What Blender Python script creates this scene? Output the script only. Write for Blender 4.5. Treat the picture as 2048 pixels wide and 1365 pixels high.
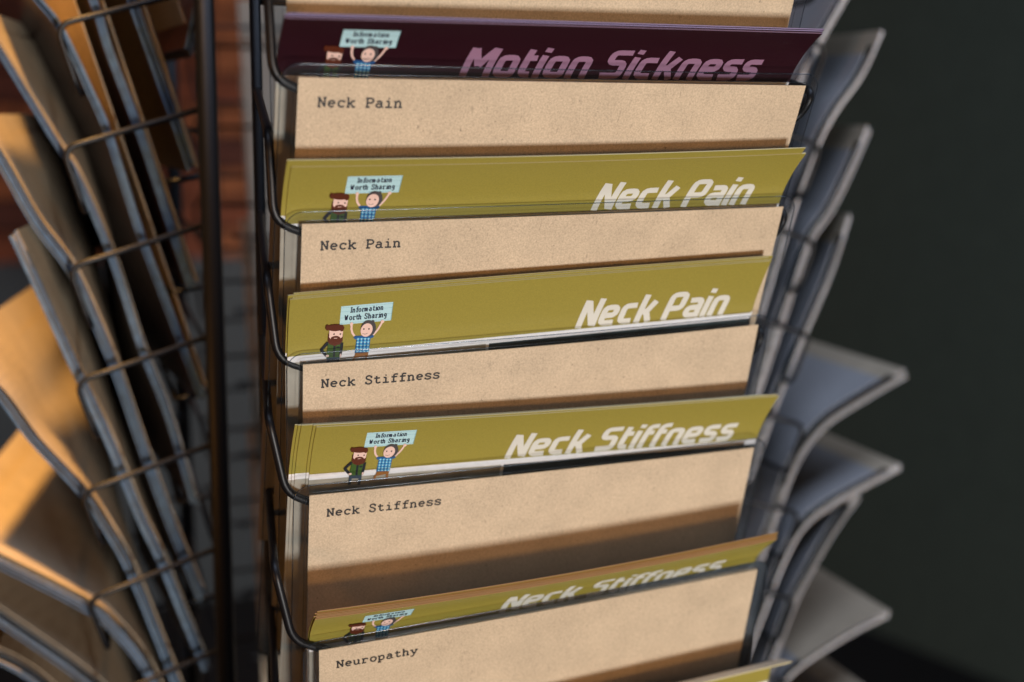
import bpy, math, random
from mathutils import Vector, Matrix
random.seed(7)
for o in list(bpy.data.objects): bpy.data.objects.remove(o)
S = bpy.context.scene
col = S.collection
Z0 = 1.271                       # height of the front cards' zero level above the floor

# ------------------------------------------------------------------ camera
FPX = 2400.0                     # focal length in photograph pixels (2048 wide)
CAM = Vector((-0.1902, -0.4703, -0.0209))
RM = Matrix(((0.94068, -0.33907, 0.01207), (-0.05047, -0.17503, -0.98327), (0.33551, 0.92433, -0.18176)))
cd = bpy.data.cameras.new('camera'); cam = bpy.data.objects.new('camera', cd); col.objects.link(cam)
r, d, f = RM[0].normalized(), RM[1].normalized(), RM[2].normalized()
m = Matrix((r, -d, -f)).transposed().to_4x4(); m.translation = CAM + Vector((0, 0, Z0))
cam.matrix_world = m
cd.sensor_width = 36; cd.lens = FPX / 2048 * 36
cd.clip_start = .01; cd.clip_end = 60
cd.dof.use_dof = True; cd.dof.focus_distance = .488; cd.dof.aperture_fstop = 4.2
S.camera = cam
S.render.resolution_x = 1024; S.render.resolution_y = 682

# ------------------------------------------------------------------ light
S.view_settings.view_transform = 'Standard'; S.view_settings.look = 'None'
S.view_settings.exposure = 0; S.view_settings.gamma = 1
w = bpy.data.worlds.new('World'); S.world = w; w.use_nodes = True
bg = w.node_tree.nodes['Background']; bg.inputs[0].default_value = (.55, .72, 1, 1); bg.inputs[1].default_value = .012
def area(name, loc, target, sx, sy, watts, colour):
    l = bpy.data.lights.new(name, 'AREA'); l.shape = 'RECTANGLE'; l.size = sx; l.size_y = sy
    l.energy = watts; l.color = colour
    o = bpy.data.objects.new(name, l); col.objects.link(o); o.location = loc
    o.rotation_euler = (Vector(target) - Vector(loc)).to_track_quat('-Z', 'Y').to_euler()
    return o
area('window_light', (.42, -2.5, Z0 - .80), (0, 0, Z0 - .1), .42, .36, 66, (1, .98, .96))
area('cool_top_fill', (.35, -.55, Z0 + 1.65), (.12, .25, Z0 - .2), 2.4, .8, 31, (.62, .74, 1))  # unseen overhead fill, added to light the side brochures' backs
area('warm_lamp', (.36, -2.2, Z0 - .12), (-.1, .05, Z0 - .15), .22, .22, 11, (1, .48, .14))
area('warm_side_fill', (-1.4, -.6, Z0 - .30), (0, .05, Z0 - .2), .3, .3, 4, (1, .40, .08))  # unseen low fill from the left, added to warm the shadows on the kraft
area('wall_lamp', (-1.3, 1.9, Z0 + .9), (-.9, 2.6, Z0 + .1), .3, .3, 7, (1, .50, .2))
def spot(name, loc, target, watts, colour, cone):
    l = bpy.data.lights.new(name, 'SPOT'); l.energy = watts; l.color = colour; l.spot_size = math.radians(cone); l.spot_blend = .5; l.shadow_soft_size = .04
    o = bpy.data.objects.new(name, l); col.objects.link(o); o.location = loc
    o.rotation_euler = (Vector(target) - Vector(loc)).to_track_quat('-Z', 'Y').to_euler()
spot('warm_spot_fill', (-.45, -.05, Z0 + 1.25), (-.29, .26, Z0 - .33), 260, (1, .52, .14), 19)  # unseen narrow spot, added to warm only the left brochure backs

# ------------------------------------------------------------------ helpers
def ray(u, v):
    c = Vector(((u - 1024) / FPX, (v - 682.5) / FPX, 1))
    return RM.transposed() @ c
def on_y(u, v, Y):               # photo pixel -> point on the plane Y = const (fit frame, zero at the cards)
    q = ray(u, v); return CAM + q * ((Y - CAM.y) / q.y)
UP = Vector((0, 0, Z0))
def link(name, me, mats, parent=None, smooth=False):
    o = bpy.data.objects.new(name, me); col.objects.link(o)
    for k in (mats if isinstance(mats, (list, tuple)) else [mats]): me.materials.append(k)
    if smooth: me.polygons.foreach_set('use_smooth', [True] * len(me.polygons))
    if parent:
        o.parent = parent; o.location = -Vector(parent.location)
    return o
def mesh(name, vs, fs, mi=None):
    me = bpy.data.meshes.new(name); me.from_pydata([tuple(v) for v in vs], [], fs)
    if mi: me.polygons.foreach_set('material_index', mi)
    me.update(); return me
def thing(name, loc, label, cat, group=None):
    o = bpy.data.objects.new(name, None); o.empty_display_size = .02; col.objects.link(o); o.location = loc
    tag(o, label, cat, group); return o
def tag(o, label, cat, group=None):
    o['label'] = label; o['category'] = cat
    if group: o['group'] = group
def box(x0, y0, z0, x1, y1, z1):
    vs = [(x, y, z) for z in (z0, z1) for y in (y0, y1) for x in (x0, x1)]
    return vs, [(0, 2, 3, 1), (4, 5, 7, 6), (0, 1, 5, 4), (1, 3, 7, 5), (3, 2, 6, 7), (2, 0, 4, 6)]
def tube(pts, rad, vs, fs, n=10, closed=False):
    pts = [Vector(p) for p in pts]; base = len(vs); N = len(pts); prev = None
    for i, p in enumerate(pts):
        a = pts[i - 1] if (i or closed) else p; b = pts[(i + 1) % N] if (i < N - 1 or closed) else p
        t = (b - a).normalized()
        if prev is None: s = t.orthogonal().normalized()
        else: s = (prev - t * prev.dot(t)).normalized()
        prev = s; q = t.cross(s)
        for k in range(n):
            an = 2 * math.pi * k / n; vs.append(p + (s * math.cos(an) + q * math.sin(an)) * rad)
    for i in range(N if closed else N - 1):
        for k in range(n):
            a = base + i * n + k; b = base + i * n + (k + 1) % n; j = ((i + 1) % N - i) * n
            fs.append((a, b, b + j, a + j))
    if not closed:
        fs.append(tuple(range(base + n - 1, base - 1, -1))); fs.append(tuple(range(base + (N - 1) * n, base + N * n)))
def rounded(pts, rad, seg=5):    # round the inner corners of a polyline
    pts = [Vector(p) for p in pts]; out = [pts[0]]
    for a, b, c in zip(pts, pts[1:], pts[2:]):
        l1 = (a - b).length; l2 = (c - b).length; rr = min(rad, l1 * .45, l2 * .45)
        p = b + (a - b).normalized() * rr; q = b + (c - b).normalized() * rr
        for k in range(seg + 1):
            t = k / seg; out.append(p.lerp(b, t).lerp(b.lerp(q, t), t))
    out.append(pts[-1]); return out

# ------------------------------------------------------------------ materials
def mat(name, c, rough=.6, spec=.5, metal=0, coat=0, noise=None, bump=None, scale=400):
    M = bpy.data.materials.new(name); M.use_nodes = True; nt = M.node_tree; b = nt.nodes['Principled BSDF']
    b.inputs['Base Color'].default_value = (*c, 1); b.inputs['Roughness'].default_value = rough
    b.inputs['Specular IOR Level'].default_value = spec; b.inputs['Metallic'].default_value = metal
    b.inputs['Coat Weight'].default_value = coat; b.inputs['Coat Roughness'].default_value = .25
    if noise or bump:
        tc = nt.nodes.new('ShaderNodeTexCoord'); n = nt.nodes.new('ShaderNodeTexNoise')
        n.inputs['Scale'].default_value = scale; n.inputs['Detail'].default_value = 5
        nt.links.new(tc.outputs['Object'], n.inputs['Vector'])
        if noise:
            rp = nt.nodes.new('ShaderNodeMapRange'); rp.inputs[1].default_value = .3; rp.inputs[2].default_value = .7
            rp.inputs[3].default_value = 1 - noise; rp.inputs[4].default_value = 1 + noise
            mx = nt.nodes.new('ShaderNodeMix'); mx.data_type = 'RGBA'; mx.blend_type = 'MULTIPLY'; mx.inputs[0].default_value = 1
            mx.inputs[6].default_value = (*c, 1)
            nt.links.new(n.outputs[0], rp.inputs[0]); nt.links.new(rp.outputs[0], mx.inputs[7])
            nt.links.new(mx.outputs[2], b.inputs['Base Color'])
        if bump:
            bp = nt.nodes.new('ShaderNodeBump'); bp.inputs['Strength'].default_value = bump; bp.inputs['Distance'].default_value = .0003
            nt.links.new(n.outputs[0], bp.inputs['Height']); nt.links.new(bp.outputs[0], b.inputs['Normal'])
    return M
def kraft_mat(name, c):
    M = bpy.data.materials.new(name); M.use_nodes = True; nt = M.node_tree; b = nt.nodes['Principled BSDF']; N = nt.nodes.new; L = nt.links.new
    tc = N('ShaderNodeTexCoord')
    def noise(scale, detail=4, stretch=None, dist=0):
        n = N('ShaderNodeTexNoise'); n.inputs['Scale'].default_value = scale; n.inputs['Detail'].default_value = detail; n.inputs['Distortion'].default_value = dist
        if stretch:
            mp = N('ShaderNodeMapping'); mp.inputs['Scale'].default_value = stretch; mp.inputs['Rotation'].default_value = (0, .5, .3)
            L(tc.outputs['Object'], mp.inputs[0]); L(mp.outputs[0], n.inputs['Vector'])
        else: L(tc.outputs['Object'], n.inputs['Vector'])
        return n
    def ramp(src, lo, hi, a, z):
        q = N('ShaderNodeMapRange'); q.inputs[1].default_value = lo; q.inputs[2].default_value = hi
        q.inputs[3].default_value = a; q.inputs[4].default_value = z; L(src.outputs[0], q.inputs[0]); return q
    def mul(x, y):
        q = N('ShaderNodeMath'); q.operation = 'MULTIPLY'; L(x.outputs[0], q.inputs[0]); L(y.outputs[0], q.inputs[1]); return q
    mott = ramp(noise(60, 5), .3, .7, .93, 1.07)
    grain = ramp(noise(1400, 3), .3, .7, .83, 1.17)
    fib = ramp(noise(900, 2, (1, .3, .22), 1.5), .62, .74, 1, .78)      # darker fibres
    speck = ramp(noise(650, 1), .76, .80, 1, .5)                      # sparse dark specks
    k = mul(mul(mott, grain), mul(fib, speck))
    mx = N('ShaderNodeMix'); mx.data_type = 'RGBA'; mx.blend_type = 'MULTIPLY'; mx.inputs[0].default_value = 1
    mx.inputs[6].default_value = (*c, 1); L(k.outputs[0], mx.inputs[7]); L(mx.outputs[2], b.inputs['Base Color'])
    bp = N('ShaderNodeBump'); bp.inputs['Strength'].default_value = .25; bp.inputs['Distance'].default_value = .0002
    L(grain.outputs[0], bp.inputs['Height']); L(bp.outputs[0], b.inputs['Normal'])
    b.inputs['Roughness'].default_value = .55; b.inputs['Specular IOR Level'].default_value = .35
    return M
def film_mat(name='clear_film', tint=(.93, .94, .95), ior=1.35):
    M = bpy.data.materials.new(name); M.use_nodes = True; nt = M.node_tree; nt.nodes.clear(); N = nt.nodes.new; L = nt.links.new
    o = N('ShaderNodeOutputMaterial'); mx = N('ShaderNodeMixShader'); t = N('ShaderNodeBsdfTransparent'); g = N('ShaderNodeBsdfGlossy')
    fr = N('ShaderNodeFresnel'); fr.inputs[0].default_value = ior
    t.inputs[0].default_value = (*tint, 1); g.inputs['Roughness'].default_value = .16; g.inputs[0].default_value = (.9, .95, 1, 1)
    L(fr.outputs[0], mx.inputs[0]); L(t.outputs[0], mx.inputs[1]); L(g.outputs[0], mx.inputs[2]); L(mx.outputs[0], o.inputs[0])
    return M
KRAFT = kraft_mat('kraft_paper', (.48, .39, .275))
FILM = film_mat()
RIM = film_mat('film_edge', (.62, .66, .70), 1.6)
INK = mat('black_ink', (.012, .011, .012), .5)
GREEN = mat('olive_print', (.270, .232, .044), .42, .4, noise=.10, scale=1800, bump=.05)
MAROON = mat('maroon_print', (.020, .004, .008), .38, .4, noise=.12, scale=1500, bump=.05)
WHITE = mat('white_paper', (.74, .75, .77), .5, noise=.05, scale=300)
GOLD_EDGE = mat('brown_page_edges', (.26, .13, .04), .6)
EDGE = mat('page_edges', (.40, .36, .19), .6)
MEDGE = mat('maroon_page_edges', (.20, .14, .22), .5)
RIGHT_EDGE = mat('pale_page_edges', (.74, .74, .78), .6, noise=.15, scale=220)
SIDE_EDGE = mat('shaded_page_edges', (.06, .115, .19), .6, noise=.35, scale=220)  # the left stacks' bluish shade is put into this paper edge colour
COOL_KRAFT_BACK = mat('cool_lit_kraft_back', (.36, .35, .345), .6, noise=.06, scale=300)  # kraft back with the cool light of the right side mixed into its colour
TITLE = mat('pale_grey_print', (.60, .61, .56), .45)
LILAC = mat('lilac_print', (.27, .15, .24), .45)
TEAL = mat('dark_photo_print', (.022, .035, .038), .3, .6, noise=.5, scale=60)
BEIGE = mat('beige_photo_print', (.34, .33, .28), .35, noise=.15, scale=90)
WIRE = mat('black_wire', (.004, .004, .005), .42, .3)
SKY = mat('sign_blue', (.42, .66, .72), .45); SKYD = mat('sign_line', (.18, .38, .45), .45)
NAVY = mat('navy_ink', (.010, .010, .035), .5)
SKIN = mat('skin_print', (.72, .52, .46), .5); HAIR = mat('grey_hair_print', (.06, .055, .06), .5)
BEARD = mat('red_brown_print', (.085, .018, .006), .5); SHIRT = mat('blue_print', (.01, .08, .25), .5)
CHECK = mat('light_blue_print', (.05, .33, .60), .5); VEST = mat('vest_green_print', (.035, .085, .012), .5)
BLACK = mat('figure_black_print', (.008, .011, .018), .5); TROUSER = mat('tan_print', (.28, .11, .02), .5); JEANS = mat('denim_print', (.03, .05, .08), .5)

# ------------------------------------------------------------------ setting
def quad(name, pts, M, kind='structure'):
    o = link(name, mesh(name, pts, [tuple(range(len(pts)))]), M); o['kind'] = kind; return o
quad('floor', [(-4, -4, 0), (4, -4, 0), (4, 4, 0), (-4, 4, 0)], mat('dark_floor', (.006, .006, .007), .6, noise=.3, scale=9))
WALLM = mat('green_grey_plaster', (.041, .056, .048), .85, .2, noise=.10, bump=.2, scale=35)
wx = lambda y: 1.607 + (1.956 - y) * .317
vs, fs = [], []
for y in (2.66, -1.2):
    for dx in (0, .1):
        for z in (0, 2.7): vs.append((wx(y) + dx, y, z))
fs = [(0, 1, 5, 4), (2, 6, 7, 3), (0, 4, 6, 2), (1, 3, 7, 5), (0, 2, 3, 1), (4, 5, 7, 6)]
wl = link('wall', mesh('wall', vs, fs), WALLM)
tag(wl, 'plain dark green grey plaster wall beyond the wire rack', 'wall')
bw = thing('brick_wall', (0, 2.6, 0), 'red brick wall in warm light, seen through the wire rack', 'wall')
v, fq = box(-2.2, 2.61, .9, 1.39, 2.70, 2.7)
link('mortar', mesh('mortar', v, fq), mat('dark_mortar', (.05, .022, .012), .9, noise=.3, scale=40), bw)
v, fq = box(-2.2, 2.597, 0, 1.39, 2.70, .8995)
dado = link('dado_panel', mesh('dado_panel', v, fq), mat('slate_paint', (.035, .045, .050), .6, noise=.1, scale=8)); dado.data.name = 'dado_panel'
tag(dado, 'dark slate painted panel below the brick wall', 'panel')
brick_m = [mat('brick_%s' % n, c, .85, noise=.35, scale=30, bump=.5) for n, c in (('red', (.20, .055, .022)), ('orange', (.30, .10, .035)), ('dark', (.10, .03, .018)))]
v, fq = box(-.1075, 0, 0, .1075, .1, .065); bms = []
for bm_ in brick_m:
    me = mesh('brick', v, fq); me.materials.append(bm_); bms.append(me)
for j in range(16):
    for i in range(13):
        x = -1.55 + i * .225 + (.1125 if j % 2 else 0)
        if x > 1.27: continue
        o = bpy.data.objects.new('brick', random.choice(bms)); col.objects.link(o); o.parent = bw
        o.location = (x, random.uniform(-.004, .003), .903 + j * .075)

# ------------------------------------------------------------------ rack
PITCH = .0592
rack = thing('brochure_rack', (.02, .28, 0), 'black wire brochure rack with sloping pockets on several sides', 'rack')
def rod(name, pts, rad, n=10):
    vs, fs = [], []; tube(pts, rad, vs, fs, n); return link(name, mesh(name, vs, fs), WIRE, rack, True)
def pocket(name, P, w, arm, rise, drop, back, bottom):
    """U shaped wire: frame - side arm - corner - drops along the leaning stack - across - up again; P maps (across, out, up)"""
    h = w / 2; ins = drop * math.tan(math.radians(16))
    pts = [P(-h + .003, -.001, rise), P(-h, arm, 0), P(-h + .004, arm - ins, -drop), P(h - .004, arm - ins, -drop), P(h, arm, 0), P(h - .003, -.001, rise)]
    rod(name, rounded(pts, .008), .00155)
    pts = [P(-h * .8, -.001, bottom + .004), P(-h * .8, .020, bottom), P(h * .8, .020, bottom), P(h * .8, -.001, bottom + .004)]
    rod(name.replace('pocket_wire', 'shelf_wire'), rounded(pts, .006), .00155)
XL, YL, ARM, RISE = -.1248, .1707, .0706, .0212
XR, YC = .1733, .2905
FY = .0965
for k in range(-2, 8):
    zl = .0214 - k * PITCH + Z0; zr = .0242 - k * PITCH + Z0
    pocket('pocket_wire', lambda a, o, u: (XL - o, YC - a * -1 if False else YC + a, zl + u), .2396, ARM, RISE, .032, 0, -.196)
    pocket('pocket_wire', lambda a, o, u: (XR + o, YC + a, zr + u), .2396, ARM, RISE, .032, 0, -.196)
for k in range(-1, 7):
    zb = .0214 - k * PITCH + Z0
    pocket('pocket_wire', lambda a, o, u: (.02 + a, .475 + o, zb + u), .2396, ARM, RISE, .032, 0, -.196)
TOPZ, LOWZ = Z0 + .28, Z0 - .75
for x, y in ((XL, YL), (XL, YC * 2 - YL), (XR, YL), (XR, YC * 2 - YL)):
    rod('upright', [(x, y, LOWZ), (x, y, TOPZ)], .0052, 14)
for x, y in ((-.110, FY), (.105, FY), (-.095, .475), (.135, .475)):
    rod('upright', [(x, y, LOWZ), (x, y, TOPZ)], .0026, 12)
rod('centre_column', [(.02, .29, .02), (.02, .29, TOPZ)], .016, 20)
for k in range(-4, 12):
    z = Z0 + .03 - k * PITCH
    for a, b in (((XL, YL), (XL, YC * 2 - YL)), ((XR, YL), (XR, YC * 2 - YL)), ((-.110, FY + .001), (.105, FY + .001)), ((-.095, .474), (.135, .474))):
        rod('cross_rail', [(a[0], a[1], z), (b[0], b[1], z)], .0014, 8)
for z in (TOPZ, LOWZ):
    for a, b in (((XL, YL), (-.110, FY)), ((XR, YL), (.105, FY)), ((XL, 2 * YC - YL), (-.095, .475)), ((XR, 2 * YC - YL), (.135, .475)),
                 ((XL, YC), (XR, YC)), ((.02, FY), (.02, .475))):
        rod('tie_rod', [(*a, z), (*b, z)], .003, 8)
vs, fs = [], []
for k in range(4):
    a = math.pi / 4 + k * math.pi / 2
    tube([(.02, .29, .03), (.02 + .25 * math.cos(a), .29 + .25 * math.sin(a), .014)], .013, vs, fs, 12)
link('base', mesh('base', vs, fs), WIRE, rack, True)

# ------------------------------------------------------------------ curved sheets
class Surf:
    """A sheet hanging from its top edge A-B; prof is the (out, down) polyline of its section."""
    def __init__(s, A, B, prof, bow=0, bowlen=.08):
        s.A = Vector(A); s.W = (B - A).length; s.e1 = (B - A).normalized()
        z = Vector((0, 0, -1)); s.e2 = (z - s.e1 * z.dot(s.e1)).normalized(); s.e3 = s.e1.cross(s.e2) * 1
        if s.e3.y < 0: s.e3 = -s.e3
        s.prof = prof; s.S = [0]; s.bow = bow; s.bl = bowlen
        for a, b in zip(prof, prof[1:]): s.S.append(s.S[-1] + math.hypot(b[0] - a[0], b[1] - a[1]))
        s.L = s.S[-1]
    def at(s, u, t, n=0):
        S_, P = s.S, s.prof; i = 0
        lo, hi = 0, len(S_) - 2
        while lo < hi:
            mid = (lo + hi + 1) // 2
            if S_[mid] <= t: lo = mid
            else: hi = mid - 1
        i = lo; k = (t - S_[i]) / (S_[i + 1] - S_[i])
        y = P[i][0] + (P[i + 1][0] - P[i][0]) * k; z = P[i][1] + (P[i + 1][1] - P[i][1]) * k
        a = P[max(i - 1, 0)]; b = P[min(i + 2, len(P) - 1)]; dy, dz = b[0] - a[0], b[1] - a[1]; l = math.hypot(dy, dz)
        ny, nz = -dz / l, dy / l                 # outward: towards the viewer and down
        q = u / s.W; n += s.bow * 4 * q * (1 - q) * min(1, max(0, 1 - t / s.bl)) ** 2
        return s.A + s.e1 * u + s.e3 * (y + ny * n) + s.e2 * (z + nz * n) + UP
def sheet(name, sf, us, ts, th, fmat, mats, parent, back=None, du=0, dt=0, n0=0):
    """closed thin sheet; fmat(i, j) gives the face's material index on the printed side, edges use 0, the back uses `back`"""
    nu, nt_ = len(us), len(ts); vs, fs, mi = [], [], []
    for s_ in (0, 1):
        for t in ts:
            for u in us: vs.append(sf.at(u + du, t + dt, n0 - s_ * th))
    I = lambda s_, j, i: s_ * nu * nt_ + j * nu + i
    for j in range(nt_ - 1):
        for i in range(nu - 1):
            fs.append((I(0, j, i), I(0, j + 1, i), I(0, j + 1, i + 1), I(0, j, i + 1))); mi.append(fmat(i, j))
            fs.append((I(1, j, i), I(1, j, i + 1), I(1, j + 1, i + 1), I(1, j + 1, i))); mi.append(back or 0)
    for j in range(nt_ - 1):
        fs.append((I(0, j, 0), I(1, j, 0), I(1, j + 1, 0), I(0, j + 1, 0))); mi.append(0)
        fs.append((I(0, j, nu - 1), I(0, j + 1, nu - 1), I(1, j + 1, nu - 1), I(1, j, nu - 1))); mi.append(0)
    for i in range(nu - 1):
        fs.append((I(0, 0, i), I(0, 0, i + 1), I(1, 0, i + 1), I(1, 0, i))); mi.append(0)
        fs.append((I(0, nt_ - 1, i), I(1, nt_ - 1, i), I(1, nt_ - 1, i + 1), I(0, nt_ - 1, i + 1))); mi.append(0)
    return link(name, mesh(name, vs, fs, mi), mats, parent)

# ------------------------------------------------------------------ lettering made of strokes
def arc(cx, cy, rx, ry, a0, a1, n=14):
    return [(cx + rx * math.cos(math.radians(a0 + (a1 - a0) * k / n)), cy + ry * math.sin(math.radians(a0 + (a1 - a0) * k / n))) for k in range(n + 1)]
SS = [(.80, .80), (.74, .93), (.60, 1), (.42, 1), (.26, .93), (.2, .78), (.27, .63), (.45, .55), (.62, .48), (.78, .38), (.83, .22), (.75, .07), (.58, 0), (.4, 0), (.25, .07), (.18, .2)]
s_ = [(x, y * .68) for x, y in SS]
TYPE = {
 'N': [[(.2, 0), (.2, .97)], [(.2, .97), (.78, .03)], [(.78, 0), (.78, .97)], [(.04, .03), (.4, .03)], [(.04, .94), (.26, .94)], [(.6, .94), (.96, .94)]],
 'e': [arc(.5, .34, .32, .32, 0, 315, 22), [(.2, .36), (.82, .36)]],
 'c': [arc(.52, .34, .33, .32, 40, 320, 20), [(.78, .68), (.78, .46)]],
 'k': [[(.22, 0), (.22, 1)], [(.06, .97), (.22, .97)], [(.24, .28), (.7, .64)], [(.4, .4), (.76, .03)], [(.06, .03), (.4, .03)], [(.6, .03), (.96, .03)], [(.54, .64), (.9, .64)]],
 'P': [[(.22, 0), (.22, .97)], [(.05, .03), (.5, .03)], [(.05, .94)] + arc(.55, .7, .3, .24, 90, -90, 10) + [(.22, .46)]],
 'a': [[(.22, .56)] + arc(.46, .45, .26, .21, 140, 0, 8) + [(.72, .03), (.94, .03)], arc(.44, .2, .27, .19, 0, 360, 18)],
 'i': [[(.5, 0), (.5, .66)], [(.22, .64), (.5, .64)], [(.14, .03), (.86, .03)], [(.42, .93), (.56, .93)]],
 'n': [[(.22, 0), (.22, .66)], [(.06, .64), (.22, .64)], [(.24, .42)] + arc(.48, .42, .24, .24, 160, 0, 8) + [(.72, 0)], [(.05, .03), (.41, .03)], [(.55, .03), (.92, .03)]],
 'S': [SS, [(.8, .98), (.8, .72)], [(.18, .02), (.18, .29)]],
 's': [s_, [(.8, .68), (.8, .48)], [(.18, .02), (.18, .22)]],
 't': [[(.4, .92), (.4, .2)] + arc(.58, .2, .18, .17, 180, 300, 6) + [(.88, .12)], [(.13, .64), (.8, .64)]],
 'f': [[(.42, 0), (.42, .76)] + arc(.64, .76, .22, .22, 180, 70, 6) + [(.9, .93)], [(.14, .64), (.82, .64)], [(.14, .03), (.76, .03)]],
 'u': [[(.2, .66), (.2, .26)] + arc(.45, .26, .25, .24, 180, 340, 8), [(.72, .66), (.72, .03), (.94, .03)], [(.05, .64), (.2, .64)], [(.55, .64), (.72, .64)]],
 'r': [[(.3, 0), (.3, .66)], [(.1, .64), (.3, .64)], [(.3, .4)] + arc(.56, .42, .25, .22, 150, 50, 6) + [(.86, .54)], [(.1, .03), (.62, .03)]],
 'o': [arc(.5, .34, .33, .32, 0, 360, 22)],
 'p': [[(.22, -.3), (.22, .66)], [(.05, .64), (.22, .64)], arc(.5, .34, .3, .31, 0, 360, 20), [(.05, -.27), (.46, -.27)]],
 'h': [[(.22, 0), (.22, 1)], [(.06, .97), (.22, .97)], [(.24, .42)] + arc(.48, .42, .24, .24, 160, 0, 8) + [(.72, 0)], [(.05, .03), (.41, .03)], [(.55, .03), (.92, .03)]],
 'y': [[(.2, .64), (.52, .06)], [(.84, .64), (.45, -.18), (.3, -.27), (.1, -.27)], [(.04, .64), (.38, .64)], [(.64, .64), (.98, .64)]],
 'I': [[(.5, 0), (.5, 1)], [(.2, .04), (.8, .04)], [(.2, .96), (.8, .96)]],
 'm': [[(.12, 0), (.12, .66)], [(.02, .62), (.12, .62)], [(.14, .45)] + arc(.32, .45, .18, .2, 160, 0, 6) + [(.5, 0)], [(.52, .45)] + arc(.7, .45, .18, .2, 160, 0, 6) + [(.88, 0)], [(.02, .04), (.24, .04)], [(.4, .04), (.6, .04)], [(.78, .04), (1, .04)]],
 'W': [[(.14, .97), (.3, .04)], [(.3, .04), (.5, .75)], [(.5, .75), (.7, .04)], [(.7, .04), (.86, .97)], [(0, .95), (.3, .95)], [(.7, .95), (1, .95)]],
 'g': [arc(.46, .4, .26, .25, 0, 360, 16), [(.74, .66), (.74, -.08)] + arc(.48, -.08, .26, .2, 0, -150, 8)],
}
TITL = {
 'N': ([[(.11, 0), (.11, .97)], [(.16, .93), (.66, .07)], [(.71, .03), (.71, 1)]], .86),
 'e': ([[(.66, .1), (.1, .1), (.1, .64), (.62, .64), (.62, .36), (.2, .36)]], .78),
 'c': ([[(.60, .1), (.1, .1), (.1, .64), (.62, .64)]], .72),
 'k': ([[(.1, 0), (.1, 1)], [(.2, .36), (.40, .40), (.62, .74)], [(.34, .42), (.62, 0)]], .76),
 'P': ([[(.1, 0), (.1, .9), (.70, .9), (.70, .40), (.2, .40)]], .86),
 'a': ([[(.08, .64), (.62, .64), (.62, 0)], [(.52, .1), (.1, .1), (.1, .37), (.52, .37)]], .78),
 'i': ([[(.1, 0), (.1, .74)], [(.1, .86), (.1, 1.02)]], .27),
 'n': ([[(.1, 0), (.1, .64), (.62, .64), (.62, 0)]], .78),
 'o': ([[(.36, .1), (.1, .1), (.1, .64), (.62, .64), (.62, .1), (.36, .1)]], .78),
 'S': ([[(.78, .9), (.12, .9), (.12, .53), (.70, .53), (.70, .1), (.0, .1)]], .88),
 's': ([[(.64, .65), (.1, .65), (.1, .38), (.58, .38), (.58, .1), (.0, .1)]], .73),
 't': ([[(.13, .95), (.13, .1), (.44, .1)], [(.23, .64), (.46, .64)]], .52),
 'f': ([[(.13, 0), (.13, .9), (.50, .9)], [(.23, .62), (.44, .62)]], .50),
 'M': ([[(.11, 0), (.11, .97)], [(.16, .95), (.50, .35)], [(.50, .35), (.86, .95)], [(.91, 0), (.91, .97)]], 1.07),
}
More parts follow.
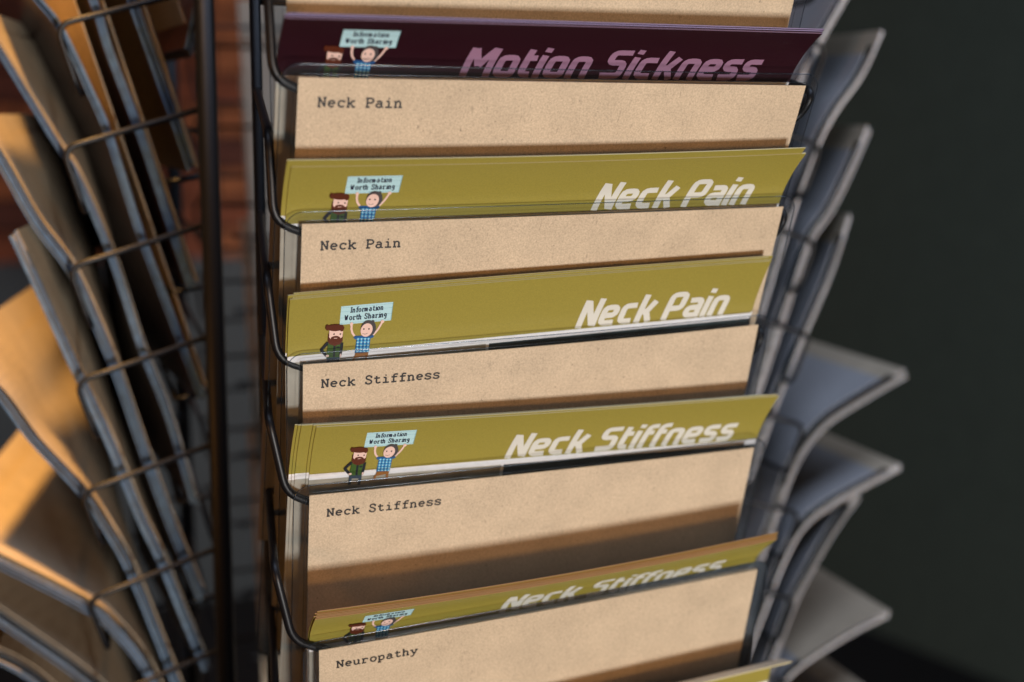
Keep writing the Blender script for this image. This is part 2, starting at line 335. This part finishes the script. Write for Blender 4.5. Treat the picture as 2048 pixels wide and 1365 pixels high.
class Print:
    """collects flat printed shapes in sheet coordinates (u across, t down), each a hair above the last"""
    def __init__(s): s.polys = []; s.mats = []; s.lay = 0
    def cut(s, name): s.cuts = getattr(s, 'cuts', []); s.cuts.append((name, len(s.polys)))
    def m(s, M):
        if M not in s.mats: s.mats.append(M)
        return s.mats.index(M)
    def ribbon(s, pts, w, M, rad=0, lift=None):
        if rad:
            p3 = rounded([(a, b, 0) for a, b in pts], rad, 3); pts = [(p.x, p.y) for p in p3]
        out = [pts[0]]
        for a, b in zip(pts, pts[1:]):
            n = max(1, int(math.hypot(b[0] - a[0], b[1] - a[1]) / .0016))
            for k in range(1, n + 1): out.append((a[0] + (b[0] - a[0]) * k / n, a[1] + (b[1] - a[1]) * k / n))
        pts = out; N = len(pts); closed = math.hypot(pts[0][0] - pts[-1][0], pts[0][1] - pts[-1][1]) < 1e-7
        l, r_ = [], []
        for i, p in enumerate(pts):
            a = pts[i - 1] if i else (pts[-2] if closed else p); b = pts[i + 1] if i < N - 1 else (pts[1] if closed else p)
            dx, dy = b[0] - a[0], b[1] - a[1]; q = math.hypot(dx, dy) or 1; nx, ny = -dy / q * w / 2, dx / q * w / 2
            l.append((p[0] + nx, p[1] + ny)); r_.append((p[0] - nx, p[1] - ny))
        k = s.m(M); lay = s.lay if lift is None else lift
        for i in range(N - 1): s.polys.append(([l[i], r_[i], r_[i + 1], l[i + 1]], k, lay))
        s.lay += 1
    def strip(s, left, right, M):                # area between two equal-length outlines
        k = s.m(M)
        for i in range(len(left) - 1):
            n = 3
            for j in range(n):
                L_ = lambda q, t: (left[q][0] + (right[q][0] - left[q][0]) * t, left[q][1] + (right[q][1] - left[q][1]) * t)
                s.polys.append(([L_(i, j / n), L_(i, (j + 1) / n), L_(i + 1, (j + 1) / n), L_(i + 1, j / n)], k, s.lay))
        s.lay += 1
    def fan(s, pts, M):
        cx = sum(p[0] for p in pts) / len(pts); cy = sum(p[1] for p in pts) / len(pts); k = s.m(M)
        for a, b in zip(pts, pts[1:] + pts[:1]): s.polys.append(([(cx, cy), a, b], k, s.lay))
        s.lay += 1
    def build(s, name, sf, parent, base=.00006, step=.000007, du=0, dt=0):
        vs, fs, mi = [], [], []
        todo = list(s.polys); polys = []
        while todo:                              # cut large faces so that the print follows the curved sheet
            p, k, lay = todo.pop()
            if max(q[1] for q in p) - min(q[1] for q in p) < .0011: polys.append((p, k, lay)); continue
            mid = [((a[0] + b_[0]) / 2, (a[1] + b_[1]) / 2) for a, b_ in zip(p, p[1:] + p[:1])]
            if len(p) == 3: todo += [([p[0], mid[0], mid[2]], k, lay), ([mid[0], p[1], mid[1]], k, lay), ([mid[2], mid[1], p[2]], k, lay), (mid, k, lay)]
            else:
                c = (sum(q[0] for q in p) / 4, sum(q[1] for q in p) / 4)
                todo += [([p[i], mid[i], c, mid[i - 1]], k, lay) for i in range(4)]
        for p, k, lay in polys:
            b = len(vs)
            for u, t in p: vs.append(sf.at(u + du, t + dt, base + step * lay))
            fs.append(tuple(range(b, b + len(p)))); mi.append(k)
        return link(name, mesh(name, vs, fs, mi), s.mats, parent)
def typed(pr, text, u, t, pitch, cap, stroke, M, wf=1, kern=None):
    lay0 = pr.lay
    for ch in text:
        if ch != ' ':
            pr.lay = lay0
            for st in TYPE[ch]:
                pr.ribbon([(u + (x * wf + (1 - wf) / 2) * pitch, t - y * cap) for x, y in st], stroke, M)
        u += pitch * ((kern or {}).get(ch, 1))
    pr.lay = lay0 + 8
    return u
def title_width(text, sp): return sum(.40 if c == ' ' else TITL[c][1] + sp for c in text)
def titled(pr, text, u0, u1, t, cap, M, slant=.2):
    sp = .075; w = (u1 - u0) / title_width(text, sp); u = u0; lay0 = pr.lay
    for ch in text:
        if ch == ' ': u += .40 * w; continue
        pr.lay = lay0
        for st in TITL[ch][0]:
            pts = [(u + x * w + y * cap * slant, t - y * cap) for x, y in st]
            pr.ribbon(pts, .0029, M, rad=.0020)
        u += (TITL[ch][1] + sp) * w
    pr.lay = lay0 + 4

def emblem(pr, u0, t0):
    def q(cx, cy): return (u0 + (cx - 60) / 43.2 * .001, t0 + (cy + .068 * (cx - 60) - 281) / 32.2 * .001)
    Q = lambda L: [q(*p) for p in L]
    E = lambda cx, cy, rx, ry, n=18, rot=0: [q(cx + rx * math.cos(a) * math.cos(rot) - ry * math.sin(a) * math.sin(rot), cy + rx * math.cos(a) * math.sin(rot) + ry * math.sin(a) * math.cos(rot)) for a in [2 * math.pi * k / n for k in range(n)]]
    # sign board
    sl = lambda x, y: q(x, y - .068 * (x - 380))
    n = 10
    pr.strip([sl(380 + 910 * k / n, 262) for k in range(n + 1)], [sl(380 + 910 * k / n, 582) for k in range(n + 1)], SKY)
    for y in (290, 360, 465, 560): pr.ribbon([sl(385, y), sl(1285, y)], .00013, SKYD)
    pr.ribbon([sl(1286, 264), sl(1286, 580)], .00022, SKYD)
    pr.cut('sign_board')
    kern = {'i': .62, 'I': .72, 't': .72, 'f': .72, 'r': .82, 'm': 1.3, 'W': 1.25, ' ': .7}
    a = sl(535, 385); typed(pr, 'Information', a[0], a[1], .00139, .0028, .00042, NAVY, .94, kern)
    a = sl(455, 512); typed(pr, 'Worth Sharing', a[0], a[1], .00146, .0028, .00042, NAVY, .94, kern)
    pr.cut('lettering')
    # man in the checked shirt
    W_ = .00085
    pr.ribbon(Q([(590, 575), (592, 650), (615, 720), (660, 770)]), W_, SKIN, rad=.0005)
    pr.ribbon(Q([(1130, 545), (1095, 620), (1060, 680), (990, 760)]), W_, SKIN, rad=.0005)
    pr.fan(E(588, 570, 28, 34), SKIN); pr.fan(E(1135, 535, 32, 28), SKIN)
    pr.strip(Q([(655, 770), (700, 800), (690, 920), (680, 1045)]), Q([(1000, 760), (950, 790), (940, 920), (928, 1035)]), SHIRT)
    pr.ribbon(Q([(660, 780), (700, 815)]), .0013, SHIRT); pr.ribbon(Q([(990, 765), (950, 800)]), .0013, SHIRT)
    for x in (728, 790, 855, 915): pr.ribbon(Q([(x, 800), (x - 12, 1035)]), .0006, CHECK)
    for y in (820, 872, 925, 975, 1022): pr.ribbon(Q([(692, y), (938, y - 6)]), .00042, CHECK)
    for x in (728, 790, 855, 915):
        for y in (820, 872, 925, 975, 1022): pr.fan(E(x - 5, y, 16, 11, 8), SKY)
        pr.lay -= 4
    pr.lay += 6
    pr.strip(Q([(690, 1045), (680, 1085), (640, 1130), (630, 1190)]), Q([(925, 1035), (920, 1075), (690, 1120), (665, 1190)]), TROUSER)
    pr.ribbon(Q([(892, 1060), (890, 1190)]), .0010, TROUSER)
    pr.fan(E(895, 640, 132, 140, 20, -.5), HAIR); pr.fan(E(985, 620, 34, 75), HAIR)
    pr.fan(E(862, 668, 104, 116, 20, .5), SKIN)
    pr.fan(E(965, 525, 26, 22), HAIR)
    for x in (812, 902): pr.fan(E(x, 650, 15, 14, 10), INK)
    pr.ribbon(Q([(795, 725), (840, 738), (885, 722)]), .00022, HAIR)
    pr.cut('checked_shirt_figure')
    # bearded man
    pr.ribbon(Q([(200, 860), (80, 985), (180, 1080)]), .0013, BLACK, rad=.0006)
    pr.strip(Q([(200, 860), (185, 1000), (180, 1110)]), Q([(440, 860), (430, 1000), (410, 1100)]), VEST)
    pr.ribbon(Q([(440, 870), (435, 960), (415, 1080)]), .0012, BLACK)
    pr.ribbon(Q([(312, 900), (308, 1100)]), .0009, BLACK); pr.fan(E(375, 945, 32, 16), BLACK)
    pr.fan(E(190, 1078, 30, 18), SKIN); pr.fan(E(425, 1075, 16, 30), SKIN)
    pr.strip(Q([(178, 1108), (180, 1160)]), Q([(412, 1098), (408, 1155)]), JEANS)
    pr.ribbon(Q([(205, 1155), (190, 1265)]), .0012, JEANS); pr.ribbon(Q([(385, 1150), (368, 1260)]), .0012, JEANS)
    pr.strip(Q([(190, 720), (190, 840), (215, 890), (310, 918)]), Q([(448, 720), (448, 840), (410, 890), (318, 918)]), BEARD)
    pr.strip(Q([(204, 660), (206, 770), (245, 815)]), Q([(446, 655), (440, 770), (400, 800)]), SKIN)
    pr.fan(E(322, 800, 88, 48), BEARD); pr.ribbon(Q([(290, 793), (352, 790)]), .00025, SKIN)
    pr.fan(E(305, 615, 155, 58, 22), BEARD); pr.fan(E(170, 610, 36, 50), BEARD); pr.fan(E(420, 625, 40, 55), BEARD)
    for x in (290, 400): pr.fan(E(x, 722, 15, 13, 10), INK)

# ------------------------------------------------------------------ front panel: laminated kraft cards
BACKY = .088
CARDS = [ # top left px, top right px, Y of the top edge, text
    ((571, -120), (1618, -132), -.034, '', 'blank kraft card behind the maroon brochures, clear laminated edge'),
    ((597, 155), (1612, 172), -.030, 'Neck Pain', 'laminated kraft card reading Neck Pain in front of the maroon brochures'),
    ((604, 449), (1567, 414), -.0145, 'Neck Pain', 'laminated kraft card reading Neck Pain between two rows of olive Neck Pain brochures'),
    ((606, 730), (1517, 650), -.0005, 'Neck Stiffness', 'laminated kraft card reading Neck Stiffness just below the olive Neck Pain brochures'),
    ((619, 992), (1508, 896), .0046, 'Neck Stiffness', 'laminated kraft card reading Neck Stiffness between two rows of Neck Stiffness brochures'),
    ((638, 1302), (1515, 1140), -.0017, 'Neuropathy', 'laminated kraft card reading Neuropathy'),
]
lam = []
for i, (a, b, Y, text, label) in enumerate(CARDS):
    A, B = on_y(*a, Y), on_y(*b, Y); th = math.asin((BACKY - Y) / .297)
    prof = [(math.sin(th) * s, math.cos(th) * s) for s in [k * .297 / 12 for k in range(13)]]
    sf = Surf(A, B, prof, bow=(0, .0004, .0006, .002, .001, .001)[i], bowlen=.25)
    lam.append((sf, th, (A + B) / 2))
    t = thing('laminated_card', sf.at(sf.W / 2, .296) , label, 'card', 'laminated kraft cards on the front of the rack')
    us = [sf.W * k / 12 for k in range(13)]; ts = [.297 * k / 24 for k in range(25)]
    sheet('card_sheet', sf, us, ts, .0004, lambda i, j: 0, [KRAFT], t)
    # clear border: a ring of film round the card, its rounded rim and the sealed seam beside the card
    def rr(m_, r0, n=6):
        x0, x1, y0, y1 = -m_[0], sf.W + m_[1], -m_[2], .297 + .003; out = []
        for cx, cy, a0 in ((x1 - r0, y0 + r0, -90), (x1 - r0, y1 - r0, 0), (x0 + r0, y1 - r0, 90), (x0 + r0, y0 + r0, 180)):
            for k in range(n + 1):
                an = math.radians(a0 + 90 * k / n); out.append((cx + r0 * math.cos(an), cy + r0 * math.sin(an)))
        dense = []
        for p, q in zip(out, out[1:] + out[:1]):
            n_ = max(1, int(math.hypot(q[0] - p[0], q[1] - p[1]) / .02))
            dense += [(p[0] + (q[0] - p[0]) * k / n_, p[1] + (q[1] - p[1]) * k / n_) for k in range(n_)]
        return dense
    at = lambda u, s, n: sf.at(u, max(s, 0), n) - sf.e2 * (-min(s, 0) * math.cos(th)) - sf.e3 * (-min(s, 0) * math.sin(th))
    outer = rr((.0065, .0060, .0050), .007)
    inner = [(min(max(u, .0), sf.W), min(max(s, .0), .297)) for u, s in outer]
    vs = [at(u, s, .00015) for u, s in outer] + [at(u, s, .00015) for u, s in inner] + [at(u, s, -.00045) for u, s in outer] + [at(u, s, -.00045) for u, s in inner]
    n = len(outer); fs = []
    for k in range(n):
        j = (k + 1) % n; fs += [(k, n + k, n + j, j), (2 * n + k, 2 * n + j, 3 * n + j, 3 * n + k)]
    link('clear_border', mesh('clear_border', vs, fs), FILM, t)
    vs, fs = [], []; tube([at(u, s, -.00015) for u, s in outer], .00020, vs, fs, 6, True)
    link('border_rim', mesh('border_rim', vs, fs), RIM, t, True)
    vs, fs = [], []; tube([at(u, s, .00005) for u, s in rr((.0016, .0016, .0014), .003)], .00009, vs, fs, 6, True)
    link('seam', mesh('seam', vs, fs), RIM, t, True)
    if text:
        pr = Print(); typed(pr, text, .0072, .0112, .00358, .0038, .00072, INK)
        pr.build('lettering', sf, t, .00008)

# ------------------------------------------------------------------ front panel: brochures
def brochure_profile(T, Q, Pb, bend):
    """section through a brochure: straight in the pocket from Pb to Q, then bowing out to its top edge T (all (y, z))"""
    d = Vector((Q[0] - Pb[0], Q[1] - Pb[1])); d.normalize(); l = math.hypot(T[0] - Q[0], T[1] - Q[1])
    c = (Q[0] + d.x * l * bend, Q[1] + d.y * l * bend); pts = []
    for k in range(25):
        t = k / 24; x = [(1 - t) ** 2 * T[i] + 2 * t * (1 - t) * c[i] + t * t * Q[i] for i in (0, 1)]; pts.append(tuple(x))
    n = 14
    for k in range(1, n + 1): pts.append((Q[0] + (Pb[0] - Q[0]) * k / n, Q[1] + (Pb[1] - Q[1]) * k / n))
    return [(y - T[0], T[1] - z) for y, z in pts]
BROCH = [ # top left px, top right px, Y, title, print colour, title colour, title u0/u1 (share of the width), header, behind: (du, dt), label
    ((570, 37), (1645, 68), -.041, 'Motion Sickness', MAROON, LILAC, (.330, .930), .0300, [(-.0002, -.0008), (.0004, .0012), (.001, -.0004)],
     'dark maroon Motion Sickness brochure', 'maroon brochure behind the front Motion Sickness brochure'),
    ((583, 335), (1612, 308), -.030, 'Neck Pain', GREEN, TITLE, (.592, .936), .0300, [(-.0018, -.0034), (.0008, .0010), (-.001, .002)],
     'olive Neck Pain brochure between the two Neck Pain kraft cards', 'olive brochure behind the Neck Pain brochure between the two Neck Pain kraft cards'),
    ((580, 600), (1540, 523), -.014, 'Neck Pain', GREEN, TITLE, (.598, .945), .0300, [(.0010, -.0004), (-.0006, -.0012), (.0016, -.0016)],
     'olive Neck Pain brochure above the upper Neck Stiffness kraft card', 'olive brochure behind the Neck Pain brochure above the upper Neck Stiffness kraft card'),
    ((633, 855), (1558, 793), -.006, 'Neck Stiffness', GREEN, TITLE, (.412, .945), .0300, [(-.0012, -.0006), (-.0058, -.0002), (-.0070, .0004), (-.0082, .0008)],
     'olive Neck Stiffness brochure between the two Neck Stiffness kraft cards', 'olive brochure fanned out behind the Neck Stiffness brochure between the two Neck Stiffness kraft cards'),
    ((630, 1240), (1553, 1080), -.0150, 'Neck Stiffness', GREEN, TITLE, (.405, .925), .0300, [(.0006, -.0002), (-.0004, -.0003), (.0008, -.0006), (.0002, -.0007), (.0012, -.0016)],
     'olive Neck Stiffness brochure above the Neuropathy kraft card', 'olive brochure behind the Neck Stiffness brochure above the Neuropathy kraft card'),
    ((640, 1548), (1580, 1327), -.010, '', GREEN, TITLE, (.4, .9), .0300, [(.0006, -.0008)],
     'olive brochure whose top corner stands in front of the Neuropathy kraft card', 'olive brochure at the back of the pair in front of the Neuropathy kraft card'),
]
LEFTX = []
for i, (a, b, Y, text, PM, TM, (f0, f1), head, extra, label, label2) in enumerate(BROCH):
    A, B = on_y(*a, Y), on_y(*b, Y); T = (Y, (A.z + B.z) / 2); LEFTX.append(A.x + min(0, min(e[0] for e in extra)))
    sfc, thc, kc = lam[i]                                  # its own laminated card stands behind it
    if i + 1 < len(lam): kn = lam[i + 1][2]
    else: kn = Vector((0, .004, kc.z - PITCH))
    own = kc.y + (kc.z - kn.z) * math.tan(thc)             # depth of its own card at the height of the next card's top
    Q = (kn.y + (own - kn.y) * (.3 if i >= 4 else .66), kn.z - .001)
    zb = kc.z - .297 * math.cos(thc) + .006
    Pb = (BACKY - .0075, zb)
    sf = Surf(A, B, brochure_profile(T, Q, Pb, .28 if i == 4 else .40), bow=(0, .001, -.0006, .0008, .0022, 0)[i], bowlen=.06)
    g = 'brochures on the front of the rack'
    L_ = sf.L; ts = [0]; 
    while ts[-1] < .06: ts.append(ts[-1] + .0015)
    ts += [head, head + .0030]; ts = sorted(set(round(t, 5) for t in ts))
    n = 20; t0 = ts[-1]; ts += [t0 + (L_ - t0) * k / n for k in range(1, n + 1)]
    us = sorted([sf.W * k / 16 for k in range(17)] + [sf.W * .398, sf.W * .404])
    def fm(i_, j):
        t = (ts[j] + ts[j + 1]) / 2; u = (us[i_] + us[i_ + 1]) / 2 / sf.W
        if t < head: return 1
        if t < head + .003 or .398 < u < .404: return 5
        return 3 if u < .4 else 4
    def make(name, lab, du, dt, n0, front, grp=None):
        t = thing('brochure', sf.at(sf.W / 2, L_), lab, 'brochure', grp or g)
        sheet('pages', sf, us, ts, .00045, fm, [MEDGE if PM is MAROON else GOLD_EDGE if i == 4 else EDGE, PM, KRAFT, BEIGE, TEAL, WHITE], t, back=2, du=du, dt=dt, n0=n0)
        return t
    t = make('brochure', label, 0, 0, 0, True)
    if text:
        pr = Print(); titled(pr, text, sf.W * f0 - .002, sf.W * f1 - .002, head - .0004, .0152 if i else .0150, TM)
        pr.build('title_lettering', sf, t)
        pr = Print(); emblem(pr, .0142 if i != 2 else .0130, .0060); pr.cut('bearded_figure')
        allp = pr.polys; c0 = 0; root = None
        for nm, c1 in pr.cuts:
            sub = Print(); sub.mats = []; used = {}
            for p_, k_, l_ in allp[c0:c1]: sub.polys.append((p_, sub.m(pr.mats[k_]), l_))
            o = sub.build('emblem' if root is None else nm, sf, t); c0 = c1
            if root is None: root = o
            else: o.parent = root; o.location = (0, 0, 0)
    for k, (du, dt) in enumerate(extra):
        make('brochure', label2, du, dt, -.00052 * (k + 1), False, 'brochures standing behind ' + label)

# front pocket wires (one in front of each stack, hidden for the most part by the next card)
for i in range(len(lam)):
    kc = lam[i][2]
    if i + 1 < len(lam): kn = lam[i + 1][2]
    else: kn = Vector((0, .004, kc.z - PITCH))
    yq = kn.y + .0038; arm = FY - yq; zc = kn.z + .002 + Z0
    pts = []
    dr = .016; ins = dr * math.tan(lam[i][1])
    P = lambda a, o, u: (.002 + a, FY - o, zc + u)
    pts = [P(-.112, 0, .048), P(min(-.1235, LEFTX[i] - .0055), arm + .001, .030), P(min(-.1165, LEFTX[i] - .0042), arm, -.003), P(-.090, arm - ins, -dr), P(.1000, arm - ins, -dr), P(.1035, arm, -.004), P(.103, 0, .026)]
    rod('pocket_wire', rounded(pts, .007), .0018)
    zb = kc.z - .297 * math.cos(lam[i][1]) + Z0
    pts = [(-.09, FY, zb + .012), (-.09, BACKY - .012, zb), (.09, BACKY - .012, zb), (.09, FY, zb + .012)]
    rod('shelf_wire', rounded(pts, .004), .0016)

# ------------------------------------------------------------------ side panels
LEFT = [
    [(408, -110), (400, -20), (375, 105)],
    [(215, -140), (263, 3), (310, 135), (340, 219), (381, 337)],
    [(120, -170), (189, 7), (216, 94), (263, 219), (293, 303), (340, 448), (381, 571)],
    [(-10, -105), (81, 0), (111, 37), (141, 94), (175, 168), (216, 263), (276, 451), (337, 615), (404, 794)],
    [(-60, 20), (0, 111), (115, 296), (148, 347), (195, 451), (236, 558), (283, 703), (337, 841), (387, 1011)],
    [(-60, 235), (0, 323), (67, 440), (135, 531), (179, 619), (233, 750), (281, 887), (337, 1040), (401, 1196)],
    [(24, 470), (78, 585), (155, 753), (217, 886), (277, 1033), (320, 1122), (362, 1225), (410, 1340)],
    [(-95, 690), (0, 794), (64, 880), (160, 983), (220, 1072), (263, 1153), (330, 1317), (400, 1500)],
    [(-130, 1065), (0, 1125), (174, 1214), (227, 1257), (291, 1338), (350, 1470), (405, 1630)],
    [(-130, 1160), (0, 1246), (170, 1365), (240, 1440), (310, 1570), (390, 1750)],
    [(-90, 1290), (53, 1356), (150, 1450), (250, 1600), (350, 1800)],
]
RIGHT = [
    [(1745, -110), (1690, 0), (1646, 77), (1603, 161), (1570, 260), (1540, 400)],
    [(1764, 66), (1723, 154), (1676, 220), (1643, 278), (1606, 370), (1570, 480), (1520, 640)],
    [(1738, 256), (1698, 348), (1661, 421), (1621, 480), (1588, 570), (1556, 665), (1500, 830)],
    [(1700, 435), (1665, 543), (1620, 650), (1604, 685), (1565, 780), (1500, 960)],
    [(1812, 745), (1733, 791), (1658, 839), (1613, 887), (1580, 950), (1548, 1040), (1490, 1200)],
    [(1802, 934), (1724, 975), (1659, 1012), (1608, 1053), (1570, 1120), (1530, 1220), (1480, 1350)],
    [(1717, 992), (1666, 1063), (1604, 1172), (1575, 1240), (1546, 1322), (1490, 1480)],
    [(1778, 1230), (1703, 1268), (1590, 1343), (1555, 1400), (1520, 1500), (1480, 1620)],
    [(1740, 1385), (1660, 1440), (1585, 1500), (1540, 1580), (1470, 1760)],
]
def smooth(pts, n=6):
    P = [pts[0] * 2 - pts[1]] + pts + [pts[-1] * 2 - pts[-2]]; out = []
    for a, b, c, e in zip(P, P[1:], P[2:], P[3:]):
        for k in range(n):
            t = k / n; out.append(.5 * ((2 * b) + (c - a) * t + (2 * a - 5 * b + 4 * c - e) * t * t + (3 * b - a - 3 * c + e) * t ** 3))
    out.append(pts[-1]); return out
def side_sheet(name, path, off, th, y0, y1, mats, parent, out, yaw=(0, 0)):
    """sheet standing on edge: near edge follows path (x, z), it reaches from y0 back to y1; off shifts it along the section's normal"""
    nrm = []
    for i in range(len(path)):
        a, b = path[max(i - 1, 0)], path[min(i + 1, len(path) - 1)]; d = (b - a).normalized(); nn = Vector((-d.y, d.x))
        if nn.x * out < 0: nn = -nn
        nrm.append(nn)
    vs, fs, mi = [], [], []; ys = [y0 + (y1 - y0) * k / 6 for k in range(7)]; m_ = len(path); ny = len(ys)
    for s in (0, 1):
        for i, p in enumerate(path):
            for y in ys:
                q = p + nrm[i] * (off - s * th); vs.append((q.x + out * (yaw[0] + (yaw[1] - yaw[0]) * i / (m_ - 1)) * (y - y0), y, q.y + Z0))
    I = lambda s, i, j: (s * m_ + i) * ny + j
    for i in range(m_ - 1):
        for j in range(ny - 1):
            fs.append((I(0, i, j), I(0, i, j + 1), I(0, i + 1, j + 1), I(0, i + 1, j))); mi.append(1)
            fs.append((I(1, i, j), I(1, i + 1, j), I(1, i + 1, j + 1), I(1, i, j + 1))); mi.append(2)
        fs.append((I(0, i, 0), I(0, i + 1, 0), I(1, i + 1, 0), I(1, i, 0))); mi.append(0)
        fs.append((I(0, i, ny - 1), I(1, i, ny - 1), I(1, i + 1, ny - 1), I(0, i + 1, ny - 1))); mi.append(0)
    for j in range(ny - 1):
        fs.append((I(0, 0, j), I(1, 0, j), I(1, 0, j + 1), I(0, 0, j + 1))); mi.append(0)
        fs.append((I(0, m_ - 1, j), I(0, m_ - 1, j + 1), I(1, m_ - 1, j + 1), I(1, m_ - 1, j))); mi.append(0)
    return link(name, mesh(name, vs, fs, mi), mats, parent, True)
def flatshade(o): o.data.polygons.foreach_set('use_smooth', [False] * len(o.data.polygons))
WORDS = ['topmost', 'second', 'third', 'fourth', 'fifth', 'sixth', 'seventh', 'eighth', 'ninth', 'tenth', 'eleventh']
def side_stacks(data, out, xf, side):
    for k, pix in enumerate(data):
        ny = YL + .011
        pts = [on_y(u, v, ny) for u, v in pix]; pts = [Vector((p.x, p.z)) for p in pts]
        path = smooth(pts)
        lo = path[-1]
        n = 5
        grp = 'brochures in the %s pocket down the %s side of the rack' % (WORDS[k], side)
        for i in range(n):
            t = thing('brochure', (lo.x, ny + .105, lo.y + Z0), 'kraft backed brochure, %s pocket on the rack\'s %s side' % (WORDS[k], 'brick wall' if out < 0 else 'grey wall'), 'brochure', grp)
            dz = random.uniform(-.0022, .0022)
            pp = [p + Vector((0, dz)) for p in path]
            dy = random.uniform(-.0012, .0012)
            o = side_sheet('pages', pp, (i - 2) * (.00080 if out < 0 else .00062), .0006 if out < 0 else .00046, ny + dy, ny + dy + .21, [SIDE_EDGE if out < 0 else RIGHT_EDGE, MAROON if out < 0 else TEAL, KRAFT], t, out, (0, 0) if out > 0 else ((.12, .12) if k < 4 else (-.16, .12)))  # dark cover colours stand in for the shade in the gaps between stacks
            flatshade(o)
        # the laminated kraft card behind the stack, standing straight on the line of the lower part of the pocket
        m_ = len(path); a, b = path[-1], path[max(0, m_ - 1 - 12)]
        d = (b - a).normalized(); 
        lean = math.radians(16); d = Vector((out * math.sin(lean), math.cos(lean)))
        foot = Vector((a.x - out * .0045, a.y))
        cp = [foot + d * (.285 * (1 - q / 10)) for q in range(11)]
        t = thing('laminated_card', (foot.x, ny + .105, foot.y + Z0), 'laminated kraft card, %s pocket on the rack\'s %s side' % (WORDS[k], 'brick wall' if out < 0 else 'grey wall'), 'card')
        straight = out < 0 and k < 4
        yw = (0, 0) if out > 0 else ((.12, .12) if straight else (-.16, .12))
        o = side_sheet('card_sheet', cp if straight else path[3:], 0 if straight else -.0030, .0004, ny + (.012 if out < 0 else .004), ny + .214, [KRAFT if out < 0 else RIGHT_EDGE, KRAFT, KRAFT if out < 0 else COOL_KRAFT_BACK], t, out, yw); flatshade(o)
        bp_ = [foot + d * (.290 - .295 * q / 10) for q in range(11)]
        o = side_sheet('clear_border', bp_ if straight else path[2:], -.0001 if straight else -.0031, .0003, ny - .003, ny + .0035, [RIM, FILM, FILM], t, out); flatshade(o)
side_stacks(LEFT, -1, XL, 'left'); side_stacks(RIGHT, 1, XR, 'right')

# ------------------------------------------------------------------ far side of the rack
for k in range(8):
    z = .0214 + .05 - k * PITCH
    foot = Vector((0, .479, z - .27)); th = math.radians(15)
    t = thing('laminated_card', (.02, .479, foot.z + Z0), 'laminated kraft card in a pocket on the far side of the rack', 'card', 'cards on the far side of the rack')
    dx = random.uniform(-.004, .004)
    vs, fs = [], []
    for s in (0, .0006):
        for h in (0, .28):
            for x in (-.058, .150): vs.append((x + dx, foot.y + h * math.sin(th) + s, foot.z + h * math.cos(th) + Z0))
    fs = [(0, 1, 3, 2), (4, 6, 7, 5), (0, 4, 5, 1), (2, 3, 7, 6), (0, 2, 6, 4), (1, 5, 7, 3)]
    link('card_sheet', mesh('card_sheet', vs, fs), KRAFT, t)
